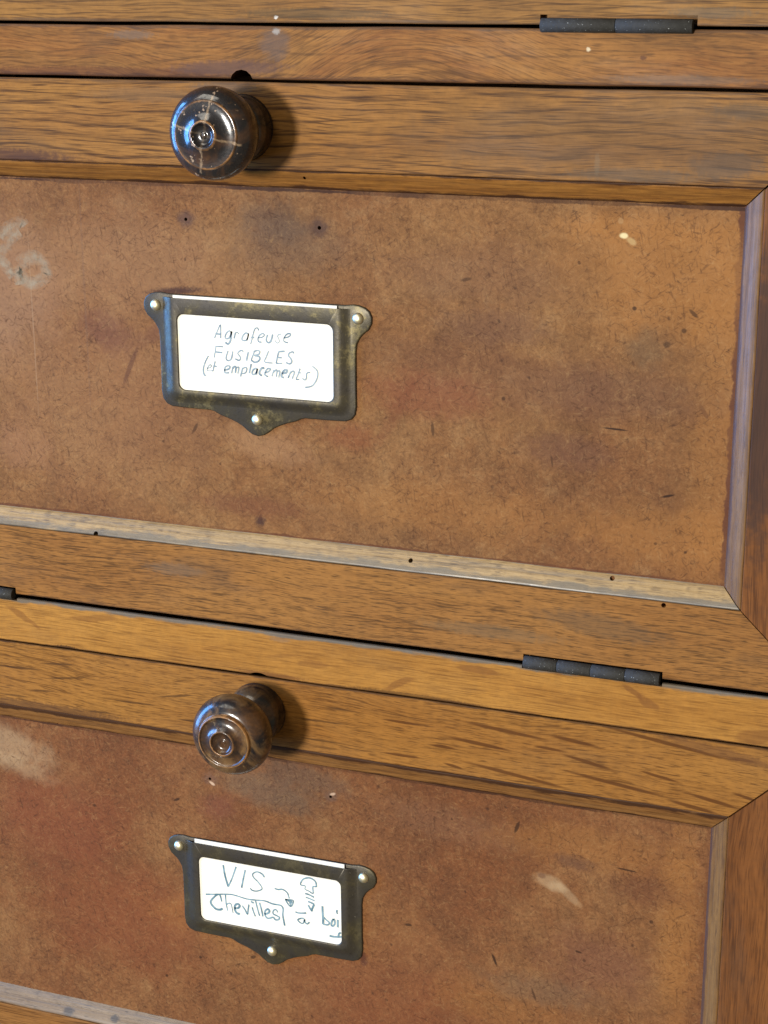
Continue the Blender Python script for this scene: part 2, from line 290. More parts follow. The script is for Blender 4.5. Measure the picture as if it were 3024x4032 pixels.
def knob_wood(name, seed, cap_r, cross):
    """turned and stained wood; local z is the axis of the turning"""
    g = NT(name)
    P = g.map(g.P, loc=(seed * 19, seed * 7, seed * 3))
    x, y, z = g.sep(g.P)
    r = g.math('SQRT', g.math('ADD', g.math('MULTIPLY', x, x), g.math('MULTIPLY', y, y)))
    a = g.noise(P, .075, 4, .6, .7); b = g.noise(g.map(P, scale=(1, 1, .35)), .5, 4, .7); c = g.noise(P, .9, 3, .6)
    k0, k1 = (.50, .66) if cross else (.42, .60)
    col = g.mix(g.rng(a, k0, k1), (.007, .006, .008), (.060, .027, .012) if cross else (.080, .036, .014))
    col = g.mix(g.rng(b, .58, .74, 0, .5 if cross else .65), col, (.105, .066, .032))
    col = g.mix(g.rng(c, .35, .65, .35, 0), col, (.010, .008, .010))
    # worn arrises of the cap
    for rr, w, f in ((cap_r, .55, .85), (4.7, .45, .75)):
        d = g.math('ABSOLUTE', g.math('SUBTRACT', r, rr))
        d = g.math('MULTIPLY_ADD', g.math('SUBTRACT', c, .5), .9, d)
        m = g.math('MULTIPLY', g.math('MULTIPLY', g.rng(d, w * .3, w, f, 0, True), g.rng(z, 29.5, 30.5)), g.rng(g.noise(P, .16, 2, .5), .38, .58, .15, 1))
        col = g.mix(m, col, (.36, .17, .055))
    if cross:                                             # two cracks across the cap, filled with pale dust
        cap = g.math('MULTIPLY', g.rng(z, 28.0, 29.0), g.math('MULTIPLY', g.rng(r, 12.6, 13.4, 1, 0), g.rng(r, 3.6, 4.6, .25, 1)))
        for ang, half in ((14, .50), (101, .46)):
            q = g.sep(g.map(g.P, rot=(0, 0, math.radians(ang))))[1]
            q = g.math('ABSOLUTE', g.math('MULTIPLY_ADD', g.math('SUBTRACT', g.noise(P, .25, 4, .7), .5), 2.6, q))
            col = g.mix(g.math('MULTIPLY', g.rng(q, half * .3, half * 1.2, .75, 0), g.math('MULTIPLY', cap, g.rng(c, .3, .6, .35, 1))), col, (.30, .205, .12))
        chips = g.math('MULTIPLY', g.rng(g.noise(g.map(P, scale=(1, 1, .6)), .42, 2, .5), .665, .70), g.rng(z, 24, 26))
        col = g.mix(chips, col, (.30, .21, .14))
    else:
        w1 = g.noise(g.map(P, loc=(4, 2, 0), scale=(1, 1, .5)), .10, 4, .6, .6)
        col = g.mix(g.rng(w1, .50, .68, 0, .75), col, (.215, .120, .045))
        w2 = g.noise(g.map(P, loc=(9, 5, 1)), .16, 5, .75)
        col = g.mix(g.rng(w2, .62, .70, 0, .6), col, (.30, .21, .10))
    g.bsdf.inputs['Coat IOR'].default_value = 1.62 if cross else 1.55
    g.bump(g.math('ADD', b, c), .26 if cross else .40, .0004)
    return g.out(col, .45, .12, None, g.rng(b, .48, .70, .95 if cross else .85, .15), g.rng(b, .3, .7, (.08 if cross else .12), (.19 if cross else .26)))

# ------------------------------------------------------------------ mesh helpers
def link(name, me, mat, parent=None, smooth=False):
    o = bpy.data.objects.new(name, me)
    scene.collection.objects.link(o)
    if mat: me.materials.append(mat)
    if parent: o.parent = parent
    if smooth:
        for p in me.polygons: p.use_smooth = True
    return o

def empty(name, loc=(0, 0, 0)):
    o = bpy.data.objects.new(name, None)
    scene.collection.objects.link(o)
    o.empty_display_size = .02
    o.location = Vector(loc) * S
    return o

def tag(o, label, cat, group=None):
    o['label'] = label; o['category'] = cat
    if group: o['group'] = group
    return o

def to_mesh(name, bm):
    bmesh.ops.recalc_face_normals(bm, faces=bm.faces)
    me = bpy.data.meshes.new(name)
    bm.to_mesh(me); bm.free()
    me.transform(Matrix.Scale(S, 4))
    return me

def prism(pts, y0, y1, bevel=0.5, seg=2, bend=0.0):
    """polygon in the x,z plane extruded from y0 (front) to y1 (back), its front arrises rounded"""
    bm = bmesh.new()
    f = [bm.verts.new((x, y0, z)) for x, z in pts]
    b = [bm.verts.new((x, y1, z)) for x, z in pts]
    face = bm.faces.new(f); bm.faces.new(b[::-1])
    n = len(pts)
    for i in range(n):
        bm.faces.new((f[i], b[i], b[(i + 1) % n], f[(i + 1) % n]))
    if bevel:
        bmesh.ops.recalc_face_normals(bm, faces=bm.faces)
        bmesh.ops.bevel(bm, geom=list(face.edges), offset=bevel, segments=seg, affect='EDGES', profile=.5)
    return bm

def box(x0, x1, y0, y1, z0, z1, bevel=0.0):
    return prism([(x0, z0), (x1, z0), (x1, z1), (x0, z1)], y0, y1, bevel)

def cyl(p, axis, r, h, n=20):
    bm = bmesh.new()
    bmesh.ops.create_cone(bm, cap_ends=True, segments=n, radius1=r, radius2=r, depth=h)
    q = Vector((0, 0, 1)).rotation_difference(Vector(axis))
    bmesh.ops.transform(bm, matrix=Matrix.Translation(p) @ q.to_matrix().to_4x4(), verts=bm.verts)
    return bm

def carve(o, cutters):
    """cut holes, mortises, notches and gap-darkening grooves out of a part"""
    tmp = []
    for bm in cutters:
        c = bpy.data.objects.new('cutter', to_mesh('cutter', bm))
        scene.collection.objects.link(c)
        c.matrix_world = o.matrix_world
        c.parent = o.parent; c.location = o.location
        md = o.modifiers.new('cut', 'BOOLEAN'); md.operation = 'DIFFERENCE'; md.solver = 'EXACT'; md.object = c
        tmp.append(c)
    bpy.context.view_layer.update()
    dg = bpy.context.evaluated_depsgraph_get()
    me = bpy.data.meshes.new_from_object(o.evaluated_get(dg))
    old = o.data
    o.modifiers.clear(); o.data = me
    me.name = old.name
    bpy.data.meshes.remove(old)
    for c in tmp:
        d = c.data; bpy.data.objects.remove(c, do_unlink=True); bpy.data.meshes.remove(d)

def wobble(o, amp, freq, seed):
    """hand-planed wood: move the outline a few hundredths so that no arris is ruled"""
    from mathutils import noise as mn
    for v in o.data.vertices:
        c = v.co / S
        v.co.z += amp * S * mn.noise((c.x * freq + seed, c.z * freq * .6, seed))
        v.co.x += amp * S * .6 * mn.noise((c.z * freq + seed, c.x * freq * .1, 5 + seed))

def long_prism(pts4, y0, y1, bevel, cuts):
    """mitred bar given by four corners (two long sides), cut into short lengths so it can be planed slightly uneven"""
    (a, b, c, d) = pts4                       # a-b one long side, d-c the other
    top = [(a[0] + (b[0] - a[0]) * i / cuts, a[1] + (b[1] - a[1]) * i / cuts) for i in range(cuts + 1)]
    bot = [(d[0] + (c[0] - d[0]) * i / cuts, d[1] + (c[1] - d[1]) * i / cuts) for i in range(cuts + 1)]
    bm = bmesh.new()
    prof = [(0, y1), (0, y0 + bevel), (bevel * .3, y0 + bevel * .3), (bevel, y0)]     # inset, y
    rows = []
    for t, q in zip(top, bot):
        t = Vector(t); q = Vector(q); u = (q - t); ln = u.length; u = u / ln
        row = [(t + u * s, y) for s, y in prof] + [(q - u * s, y) for s, y in reversed(prof)]
        rows.append([bm.verts.new((p.x, y, p.y)) for p, y in row])
    m = len(rows[0])
    for r0, r1 in zip(rows, rows[1:]):
        for j in range(m):
            bm.faces.new((r0[j], r0[(j + 1) % m], r1[(j + 1) % m], r1[j]))
    bm.faces.new(rows[0]); bm.faces.new(rows[-1][::-1])
    return bm

def moulding_bm(a, b, d, c, prof, cuts):
    """a-b runs along the frame, d-c along the panel; prof = (fraction towards the panel, y)"""
    bm = bmesh.new(); rows = []
    for i in range(cuts + 1):
        t = i / cuts
        p = Vector(a).lerp(Vector(b), t); q = Vector(d).lerp(Vector(c), t)
        row = []
        for s, y in prof:
            v = p.lerp(q, s); row.append(bm.verts.new((v.x, y, v.y)))
        rows.append(row)
    m = len(prof)
    for r0, r1 in zip(rows, rows[1:]):
        for j in range(m):
            bm.faces.new((r0[j], r0[(j + 1) % m], r1[(j + 1) % m], r1[j]))
    bm.faces.new(rows[0]); bm.faces.new(rows[-1][::-1])
    return bm

def lathe(prof, n=72):
    bm = bmesh.new(); rings = []
    for r, h in prof:
        if r < 1e-6: rings.append([bm.verts.new((0, 0, h))])
        else: rings.append([bm.verts.new((r * math.cos(2 * math.pi * i / n), r * math.sin(2 * math.pi * i / n), h)) for i in range(n)])
    for A, B in zip(rings, rings[1:]):
        for i in range(n):
            j = (i + 1) % n
            if len(A) == 1: bm.faces.new((A[0], B[j], B[i]))
            elif len(B) == 1: bm.faces.new((A[i], A[j], B[0]))
            else: bm.faces.new((A[i], A[j], B[j], B[i]))
    return bm

def catmull(pts, k=5):
    P = [Vector(p) for p in pts]
    if len(P) < 3: return P
    out = []
    for i in range(len(P) - 1):
        p0, p1, p2, p3 = P[max(i - 1, 0)], P[i], P[i + 1], P[min(i + 2, len(P) - 1)]
        for j in range(k):
            t = j / k
            out.append(.5 * ((2 * p1) + (p2 - p0) * t + (2 * p0 - 5 * p1 + 4 * p2 - p3) * t * t + (3 * p1 - p0 - 3 * p2 + p3) * t ** 3))
    out.append(P[-1])
    return out

def pen(strokes, width, y, jitter=.25, smooth=True, seed=1, clip=None, lift=.0):
    """pen strokes as narrow ribbons lying on the face at depth y"""
    rnd = random.Random(seed); bm = bmesh.new(); lay = 0
    for st in strokes:
        pts = catmull(st, 5) if smooth else [Vector(p) for p in st]
        prev = None; lay += 1
        w = width * (1 + rnd.uniform(-jitter, jitter))
        for i, p in enumerate(pts):
            a = pts[max(i - 1, 0)]; b = pts[min(i + 1, len(pts) - 1)]
            d = (b - a)
            if d.length < 1e-6: continue
            d.normalize(); nrm = Vector((-d.y, d.x))
            w += rnd.uniform(-1, 1) * width * .06
            w = max(width * .55, min(width * 1.4, w))
            if clip: p = Vector((max(-clip, min(clip, p.x)), p.y))
            yy = y - lay * .0012
            cur = (bm.verts.new((p.x + nrm.x * w / 2, yy, p.y + nrm.y * w / 2)), bm.verts.new((p.x - nrm.x * w / 2, yy, p.y - nrm.y * w / 2)))
            if prev: bm.faces.new((prev[0], prev[1], cur[1], cur[0]))
            prev = cur
    me = bpy.data.meshes.new('writing')
    for f in bm.faces:
        f.normal_update()
        if f.normal.y > 0: f.normal_flip()
    bm.to_mesh(me); bm.free(); me.transform(Matrix.Scale(S, 4))
    return me

# ------------------------------------------------------------------ dimensions (mm)
CX = -56.3                     # middle of the flaps
X0, X1 = -266.6, 154.0         # flap edges
FLAPS = [dict(z0=170.9, z1=371.4, ti=342.0, to=335.0, bi=199.6, bo=206.4),
         dict(z0=-49.7, z1=151.0, ti=121.4, to=114.4, bi=-21.3, bo=-14.4),
         dict(z0=-271.0, z1=-70.4, ti=-98.4, to=-106.3, bi=-240.2, bo=-233.0)]
XI, XP = 124.8, 117.8          # inner edge of the right stile, edge of the panel
PY = 5.0                       # depth of the panel face behind the frame face

RED = (.16, .052, .022); GREY = (.105, .088, .074); PALE = (.42, .29, .16)
DARKS = (.030, .014, .008); REDDK = (.085, .028, .016)

# ---- carcass
carcass = tag(empty('cabinet_carcass', (CX, 0, -300)), 'honey coloured oak carcass whose narrow rails run between the flaps', 'cabinet')
def cpart(name, bm, mat, smooth=False):
    o = link(name, to_mesh(name, bm), mat, carcass); o.location = -carcass.location
    return o
M_rail1 = oak('oak_rail_figured', 'x', 1.3, lines=(4.2, 16, .6), light=(.30, .145, .045), mid=(.225, .092, .030), dark=(.075, .036, .018), pore=.45, pore_len=12, pore_w=.9,
              ring=.55, ring_w=4.5, wave=5, grime=.55, chevron=(-70, -.32, 90),
              spots=[(-110, 153.5, 60, 2.2, 0, REDDK, .55), (-44, 164, 6, 6, -30, (.12, .085, .07), .6), (-62, 155.6, 24, 3.0, 2, (.10, .055, .045), .75), (-99, 166.5, 10, 1.8, 0, (.13, .10, .08), .6), (-43.3, 168.2, 1.6, 1.3, 0, (.35, .33, .3), .7),
                     (66, 163.4, .8, .8, 0, (.62, .52, .34), .85), (84, 161, 1.3, .8, 0, (.10, .04, .02), .8), (96, 154.5, 30, 1.5, 0, GREY, .4)],
              edge=[(152.0, 1.6, (.05, .022, .014), .7), (169.6, 1.2, (.06, .04, .03), .6)])
FK = (.185, .075, .020)
M_rail2 = oak('oak_rail_honey', 'x', 2.9, light=(.40, .20, .050), mid=(.31, .142, .033), dark=(.15, .062, .016), pore=.55, pore_len=26, pore_w=.62, pore_thr=.56,
              ring=.14, ring_w=2.4, wave=1.0, grime=.22,
              flecks=[(-158.5, -59, 9, 1.3, -28, FK, 0.58), (-126.8, -55.6, 12, 1.6, 6, FK, 0.54), (-33.7, -62.2, 6.7, 1.6, 4, FK, 0.43), (-46, -60.5, 7.2, .8, 10, FK, 0.32), (31.4, -55.6, 9.4, 1.7, -2, FK, 0.68), (1.0, -65.4, 7.4, 1.4, 26, FK, 0.61),
                      (89, -56.2, 5, 1.2, -36, FK, 0.65), (94, -59.2, 4.6, 2.0, -24, FK, 0.65), (133, -66.5, 8, 3.0, 14, FK, 0.61), (-75, -61, 6, .8, 14, FK, 0.29), (60, -64, 5, .8, -10, FK, 0.22)],
              spots=[(-50, -69, 16, 1.2, 0, REDDK, .5), (6, -69.3, 30, 1.0, 0, DARKS, .6), (-140, -69.5, 6, .9, 0, DARKS, .8), (-47, -54.0, 5, 1.2, 0, (.14, .11, .085), .4)],
              edge=[(-51.5, 1.7, (.125, .118, .100), .88), (-70.0, .8, (.05, .022, .014), .7)])  # grey top band is painted, for the chamfer catching light
M_rail3 = oak('oak_rail_plain', 'x', 5.1)
for z0, z1, m, sd in ((372.4, 390.4, M_rail3, 1), (152.0, 169.8, M_rail1, 2), (-70.0, -51.5, M_rail2, 3), (-290.6, -272.0, M_rail3, 4)):
    o = cpart('rail', long_prism([(X0 - 1, z1), (X1 + 1, z1), (X1 + 1, z0), (X0 - 1, z0)], 0, 22, .55, 60), m)
    wobble(o, .28, .035, sd)
    if sd == 2:
        carve(o, [box(X0 - 5, X1 + 5, 1.3, 30, z1 - 7, z1 + 2), cyl((-56.8, 8, 150.7), (0, 1, 0), 4.5, 30, 14)])  # groove behind the lip is added so the gap goes dark
    if sd == 3:
        carve(o, [box(X0 - 5, X1 + 5, 1.5, 30, z1 - 7, z1 + 2), cyl((-56.2, 8, -76.2), (0, 1, 0), 7.5, 30, 40)] + [box(xa - .6, xa + 50.4, -3, 4.2, -52.5, -50) for xa in (48.6, -211.6)])  # lip groove again added to darken the gap above
M_stile = oak('oak_carcass_stile', 'z', 4.4, light=(.25, .11, .038), mid=(.18, .072, .024))
for xa, xb in ((X1 + 1.2, X1 + 46), (X0 - 46, X0 - 1.2)):
    cpart('stile', box(xa, xb, 0, 24, -290, 390, .6), M_stile)
    side = (xb - 14, xb) if xa > 0 else (xa, xa + 14)
    cpart('side_board', box(side[0], side[1], 24.2, 260, -290, 390), M_stile)
M_in = oak('oak_inside', 'x', 6.6, light=(.10, .05, .02), mid=(.07, .035, .015))
cpart('back_board', box(X0 - 30, X1 + 30, 240, 248, -288, 388), M_in)
for z in (161, -61, -280, 380):
    cpart('shelf', box(X0 - 30, X1 + 30, 22.4, 239, z - 6, z + 6), M_in)

# ---- flaps
KNOB_A = [(0, 0), (10.6, 0), (11.3, 1.2), (11.5, 3.2), (11.2, 5.4), (10.2, 7.6), (8.8, 9.4), (7.9, 10.8), (7.6, 12.4), (8.2, 14.0), (10.2, 15.8), (12.8, 17.4), (14.6, 19.2), (15.4, 21.2), (15.7, 23.4),
          (15.5, 25.4), (14.8, 27.2), (13.6, 28.6), (12.4, 29.4), (11.7, 29.7), (11.4, 30.15), (11.0, 30.3), (10.3, 30.3), (9.2, 30.4), (8.0, 30.65), (6.9, 31.05), (6.0, 31.5), (5.2, 32.0), (4.7, 32.4), (4.35, 32.5), (4.0, 32.4), (3.6, 31.9), (2.9, 31.3), (1.9, 31.0), (1.1, 31.0), (.6, 31.3), (0, 31.4)]
KNOB_B = [(0, 0), (10.4, 0), (11.1, 1.2), (11.3, 3.4), (10.9, 6.0), (9.8, 8.2), (8.2, 9.8), (7.0, 11.2), (6.6, 12.8), (7.0, 14.4), (8.8, 16.0), (11.8, 17.6), (14.0, 19.2), (15.2, 21.2), (15.6, 23.4),
          (15.4, 25.6), (14.6, 27.6), (13.2, 29.2), (11.6, 30.1), (10.6, 30.5), (10.4, 31.3), (10.1, 31.9), (9.6, 31.9), (9.2, 31.5), (8.6, 31.45), (7.4, 31.65), (6.3, 32.1), (5.5, 32.7), (5.0, 33.2), (4.7, 33.45), (4.3, 33.35), (3.8, 32.5), (2.6, 31.7), (1.3, 31.7), (.7, 32.0), (0, 32.1)]
def spline_prof(prof, k=4):
    return [(max(p.x, 0), p.y) for p in catmull(prof, k)]

HALF = [(35, 4.5), (38, 4.9), (40.3, 4.7), (42.6, 4.0), (44.3, 2.7), (45.2, .6), (45.1, -1.6), (43.9, -3.9), (41.9, -5.5), (40.6, -7.0), (39.4, -9.2), (39.0, -12.5), (39.0, -25), (39.1, -32), (38.6, -35.2),
        (37.1, -37.1), (34.8, -38), (28, -38.2), (19, -38.2), (17.4, -38.6), (15.2, -39.7), (11.5, -40.8), (8.5, -42), (6.2, -43.2), (4.4, -44.7), (2.4, -46), (0, -46.6)]
def rrect(x, zt, zb, rt, rb, n=7):
    """rounded rectangle, starting at the top left and going clockwise"""
    out = []
    for cx, cz, r, a0 in ((-x + rt, zt - rt, rt, 180), (x - rt, zt - rt, rt, 90), (x - rb, zb + rb, rb, 0), (-x + rb, zb + rb, rb, -90)):
        for i in range(n):
            a = math.radians(a0 - 90 * i / (n - 1))
            out.append((cx + r * math.cos(a), cz + r * math.sin(a)))
    return out
def holder_bm():
    bm = bmesh.new(); n = 7
    full = HALF + [(-u, v) for u, v in reversed(HALF[:-1])]
    # flange: a thin plate with a rounded front arris
    loops = []
    for ins, y in ((0, 0), (0, -.45), (.18, -.72), (.5, -.85)):
        ring = []
        N = len(full)
        for i, p in enumerate(full):
            a = Vector(full[i - 1]); b = Vector(full[(i + 1) % N]); d = (b - a).normalized(); nr = Vector((d.y, -d.x))
            q = Vector(p) + nr * ins
            ring.append(bm.verts.new((q.x, y, q.y)))
        loops.append(ring)
    for A, B in zip(loops, loops[1:]):
        for i in range(len(A)):
            j = (i + 1) % len(A); bm.faces.new((A[i], A[j], B[j], B[i]))
    bmesh.ops.triangle_fill(bm, edges=[bm.edges.get((loops[-1][i], loops[-1][(i + 1) % len(full)])) for i in range(len(full))], use_beauty=True)
    # pressed frame: loops from the flange up to the face and round the window; open at the top for the card
    T = 3.3
    spec = [(37.3, T, -36.3, .3, 4.2, -.82), (36.7, T, -35.8, .3, 4.0, -.93), (35.9, T, -35.0, .3, 3.7, -1.24), (35.0, T, -34.2, .3, 3.4, -1.66), (34.1, T, -33.5, .3, 3.1, -2.06), (33.4, T, -32.9, .3, 2.8, -2.30), (32.7, T, -32.4, .3, 2.6, -2.40),
            (31.2, -2.2, -31.35, 2.6, 2.6, -2.42), (30.85, -2.5, -31.0, 2.5, 2.5, -2.32), (30.75, -2.6, -30.9, 2.5, 2.5, -2.05)]
    rings = [[bm.verts.new((x, y, z)) for x, z in rrect(a, b, c, d, e, n)] for a, b, c, d, e, y in spec]
    for k, (A, B) in enumerate(zip(rings, rings[1:])):
        for i in range(len(A)):
            j = (i + 1) % len(A)
            if k < 6 and n - 1 <= i < n and j == n: continue     # the open top
            bm.faces.new((A[i], A[j], B[j], B[i]))
    return bm

def card_bm(x, zt, zb, t):
    return box(-x, x, -t, 0, zb, zt, .06)

def hinge_part(parent, xa, zc, knuckles, mat):
    """butt hinge let into the edge: leaf between the edges, barrel of knuckles in front"""
    h = link('hinge', to_mesh('hinge', box(xa + .2, xa + 49.2, .4, 14, zc - .9, zc + .5)), mat, parent)
    h.location = -parent.location
    n = knuckles; w = 49.4 / n
    for i in range(n):
        bm = bmesh.new()
        bmesh.ops.create_cone(bm, cap_ends=True, segments=28, radius1=2.25, radius2=2.25, depth=w - .12)
        ed = [e for e in bm.edges if abs(e.verts[0].co.z - e.verts[1].co.z) < 1e-6]
        bmesh.ops.bevel(bm, geom=ed, offset=.10, segments=1, affect='EDGES')
        jz = random.uniform(-.06, .06)
        bmesh.ops.transform(bm, matrix=Matrix.Translation((xa + w * (i + .5), -.35 + jz, zc + jz)) @ Matrix.Rotation(math.pi / 2, 4, 'Y'), verts=bm.verts)
        k = link('knuckle', to_mesh('knuckle', bm), mat, h)
        for p in k.data.polygons: p.use_smooth = len(p.vertices) == 4
    return h

M_iron = iron('blackened_iron'); M_brass = brass('brass_pin')
PROF = [(0, 8), (0, .75), (.02, .5), (.07, .42), (.13, .55), (.24, .95), (.40, 1.68), (.56, 2.5), (.64, 3.0), (.70, 3.25), (.78, 3.6), (.88, 4.2), (.96, 4.85), (1.0, 5.3), (1.0, 8)]

def flap(i, mats, label, kind):
    F = FLAPS[i]
    root = tag(empty('flap_front', (CX, 0, F['z0'])), label, 'cabinet flap', 'hinged flap fronts of the cabinet')
    XL, XLI, XLP = X0, X0 + (X1 - XI), X0 + (X1 - XP)
    def part(name, bm, mat, parent=None, smooth=False):
        o = link(name, to_mesh(name, bm), mat, root, smooth); o.location = -root.location
        return o
    g = .42                                     # the open mitre
    top = part('rail', long_prism([(XL + g, F['z1']), (X1 - g, F['z1']), (XI - g, F['ti']), (XLI + g, F['ti'])], 0, 20, .45, 56), mats['top'])
    bot = part('rail', long_prism([(XLI + .1, F['bi']), (XI - .1, F['bi']), (X1 - .1, F['z0']), (XL + .1, F['z0'])], 0, 20, .45, 56), mats['bottom'])
    st = part('stile', long_prism([(X1, F['z0'] + .3), (X1, F['z1'] - g), (XI, F['ti'] - g), (XI, F['bi'] + .3)], .05, 20, .45, 24), mats['stile'])
    st2 = part('stile', long_prism([(XLI, F['bi'] + .1), (XLI, F['ti'] - g), (XL, F['z1'] - g), (XL, F['z0'] + .1)], .05, 20, .45, 24), mats['stile'])
    for k, o in enumerate((top, bot, st, st2)):
        if k < 2: wobble(o, .22, .03, i * 3.1 + k)
    e = .26
    mt = part('moulding', moulding_bm((XLI + e, F['ti']), (XI - e, F['ti']), (XLP + e, F['to']), (XP - e, F['to']), PROF, 48), mats['mould_top'])
    mb = part('moulding', moulding_bm((XLI + e, F['bi']), (XI - e, F['bi']), (XLP + e, F['bo']), (XP - e, F['bo']), PROF, 48), mats['mould_bottom'])
    mr = part('moulding', moulding_bm((XI, F['ti'] - e), (XI, F['bi'] + e), (XP, F['to'] - e), (XP, F['bo'] + e), PROF, 24), mats['mould_side'])
    ml = part('moulding', moulding_bm((XLI, F['ti'] - e), (XLI, F['bi'] + e), (XLP, F['to'] - e), (XLP, F['bo'] + e), PROF, 24), mats['mould_side'])
    for k, o in enumerate((mt, mb, mr, ml)):
        wobble(o, .22, .045, i * 2.3 + k + 9)
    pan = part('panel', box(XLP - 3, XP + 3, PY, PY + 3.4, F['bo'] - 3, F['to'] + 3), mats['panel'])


    xs = (48.9, -211.5)
    zc = F['z0'] - .05
    for xa in xs:
        hinge_part(root, xa + (1.3 if kind == 'upper' else 0), zc, 2 if kind == 'upper' else 4, M_iron)
    carve(top, [box(X0 - 5, X1 + 5, 1.1, 30, F['z1'] - 7, F['z1'] + 2)])  # added groove along the top edge deepens the gap's shade
    sh = 1.3 if kind == 'upper' else 0
    carve(bot, [box(xa - .45 + sh, xa + 50.1 + sh + (.5 if kind == 'upper' else 0), -3, 4.5, F['z0'] - 4, F['z0'] + 2.75 + (.5 if kind == 'upper' else 0)) for xa in xs]
          + ([cyl((98.3, 2, -22.3), (0, 1, 0), .85, 12)] if kind == 'first' else []))
    return root, dict(top=top, bottom=bot, mt=mt, mb=mb, panel=pan)

def holder(root, cx, cz, rot, mat):
    h = link('label_holder', to_mesh('label_holder', holder_bm()), mat, root, True)
    h.location = Vector((cx, PY - .02, cz)) * S - root.location
    h.rotation_euler = (0, -rot, 0)
    for u, v in ((-40, 0), (40, 0), (0, -40.2)):
        prof = [(0, 1.6), (.7, 1.54), (1.35, 1.28), (1.9, .8), (2.15, .2), (2.2, -.4)]
        s = link('screw', to_mesh('screw', lathe(prof[::-1], 24)), M_brass, h, True)
        s.rotation_euler = (math.pi / 2, 0, 0)
        s.location = (u * S, -.85 * S, v * S)
    return h

def knob(root, cx, cz, prof, mat, spin, tilt=0):
    k = link('knob', to_mesh('knob', lathe(spline_prof(prof), 80)), mat, root, True)
    k.rotation_euler = (math.pi / 2, spin, 0)
    k.location = Vector((cx, .0, cz)) * S - root.location
    return k

def name_card(cx, cz, rot, strokes, width, inkmat, label, top, fillets=None, seed=1):
    c = link('name_card', to_mesh('name_card', card_bm(32.4, top, -32.0, .28)), M_card, None)
    c.location = Vector((cx, 3.28, cz)) * S
    c.rotation_euler = (0, -rot, 0)
    tag(c, label, 'paper card', 'handwritten cards in the metal label holders')
    w = link('writing', pen(strokes, width, -.30, seed=seed, clip=31.5), inkmat, c)
    return c
M_card = card_stock('white_card')

# ---- materials of the three flaps
WALN = dict(light=(.235, .115, .045), mid=(.175, .078, .030), dark=(.060, .027, .014))
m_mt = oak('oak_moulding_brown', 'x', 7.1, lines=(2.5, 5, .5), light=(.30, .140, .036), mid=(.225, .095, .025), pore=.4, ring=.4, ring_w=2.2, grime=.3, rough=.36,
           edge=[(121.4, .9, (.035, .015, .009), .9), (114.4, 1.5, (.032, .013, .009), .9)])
m_mb = oak('oak_moulding_toplit', 'x', 8.2, light=(.40, .275, .135), mid=(.31, .205, .095), dark=(.10, .062, .034), pore=.6, pore_len=9, pore_w=.8, ring=.25, grime=.75, grime_col=(.115, .098, .078), rough=.40, spec=.55,  # pale beige paints in the overhead light on this upward face
           edge=[(-20.2, 2.2, (.115, .103, .080), .75), (-21.3, .8, (.05, .038, .028), .8), (-14.4, .5, (.16, .15, .14), .6)])  # dark grey band at the frame edge mutes the lip's highlight
m_ms = oak('oak_moulding_waxed', 'z', 9.4, light=(.20, .108, .042), mid=(.155, .076, .030), dark=(.055, .030, .024), pore=.4, ring=.3, grime=.5, grime_col=(.075, .056, .036), rough=.40, spec=.22,
           edge=[(118.3, 1.1, (.055, .026, .024), .75)])
m_stile = oak('oak_stile_red', 'z', 10.5, light=(.205, .082, .028), mid=(.140, .054, .020), dark=(.055, .022, .012), pore=.5, ring=.4, ring_w=2.2, grime=.45,
              spots=[(128, 52, 9, 62, 0, (.038, .024, .021), .75), (129, 125, 4, 6, 0, (.05, .05, .05), .6)])
m_top1 = oak('oak_rail_cracked', 'x', 11.2, light=(.30, .148, .044), mid=(.225, .102, .032), dark=(.050, .022, .012), pore=.70, pore_len=30, pore_w=.8, pore_thr=.59, lines=(4.4, 9, .95), ring=.42, ring_w=3.6, wave=3.4, grime=.5,
             spots=[(-175, 128, 18, 5, 0, (.085, .035, .028), .6), (-160, 123, 40, 3, 0, (.055, .026, .024), .7), (-95, 146, 26, 3.0, 0, (.17, .10, .05), .4), (-64, 149, 14, 2, 0, (.13, .09, .06), .6), (70, 127.0, 1.1, 4.0, 0, (.24, .19, .12), .35),
                    (112, 128, 14, 5, 4, (.075, .060, .048), .6), (82, 124, 26, 2.6, 0, (.10, .085, .065), .45), (118, 145, 14, 3, 0, (.10, .075, .05), .5), (75, 136, 85, 15, 2, (.105, .060, .030), .42)],
             edge=[(151.0, 1.2, (.075, .045, .028), .5), (121.4, .7, (.045, .02, .012), .6)])
m_bot1 = oak('oak_rail_short_grained', 'x', 12.7, light=(.30, .145, .046), mid=(.24, .108, .035), dark=(.065, .033, .015), pore=.70, pore_len=11, pore_w=.62, pore_thr=.56, ring=.2, ring_w=2.6, wave=2.0, grime=.45,
             spots=[(78, -33, 26, 5, -6, (.085, .062, .040), .38), (-90, -31, 14, 3, 0, (.12, .095, .07), .4), (36, -40, 30, 3, 0, (.13, .10, .06), .35)],
             edge=[(-49.7, .8, (.05, .03, .02), .6)])
m_bot0 = oak('oak_rail_brown', 'x', 13.6, lines=(2.6, 8, .7), light=(.29, .150, .046), mid=(.22, .105, .034), dark=(.065, .032, .016), pore=.55, pore_len=26, pore_w=1.1, ring=.35, ring_w=3.0, grime=.55,
             spots=[(-43.3, 172.7, .8, .7, 0, (.7, .66, .58), .9), (-30, 174, 30, 2, 0, (.075, .055, .03), .5), (105, 175, 16, 2, 0, (.10, .085, .06), .5)],
             edge=[(170.9, 1.3, (.075, .05, .036), .55)])
FL = (.085, .030, .008)
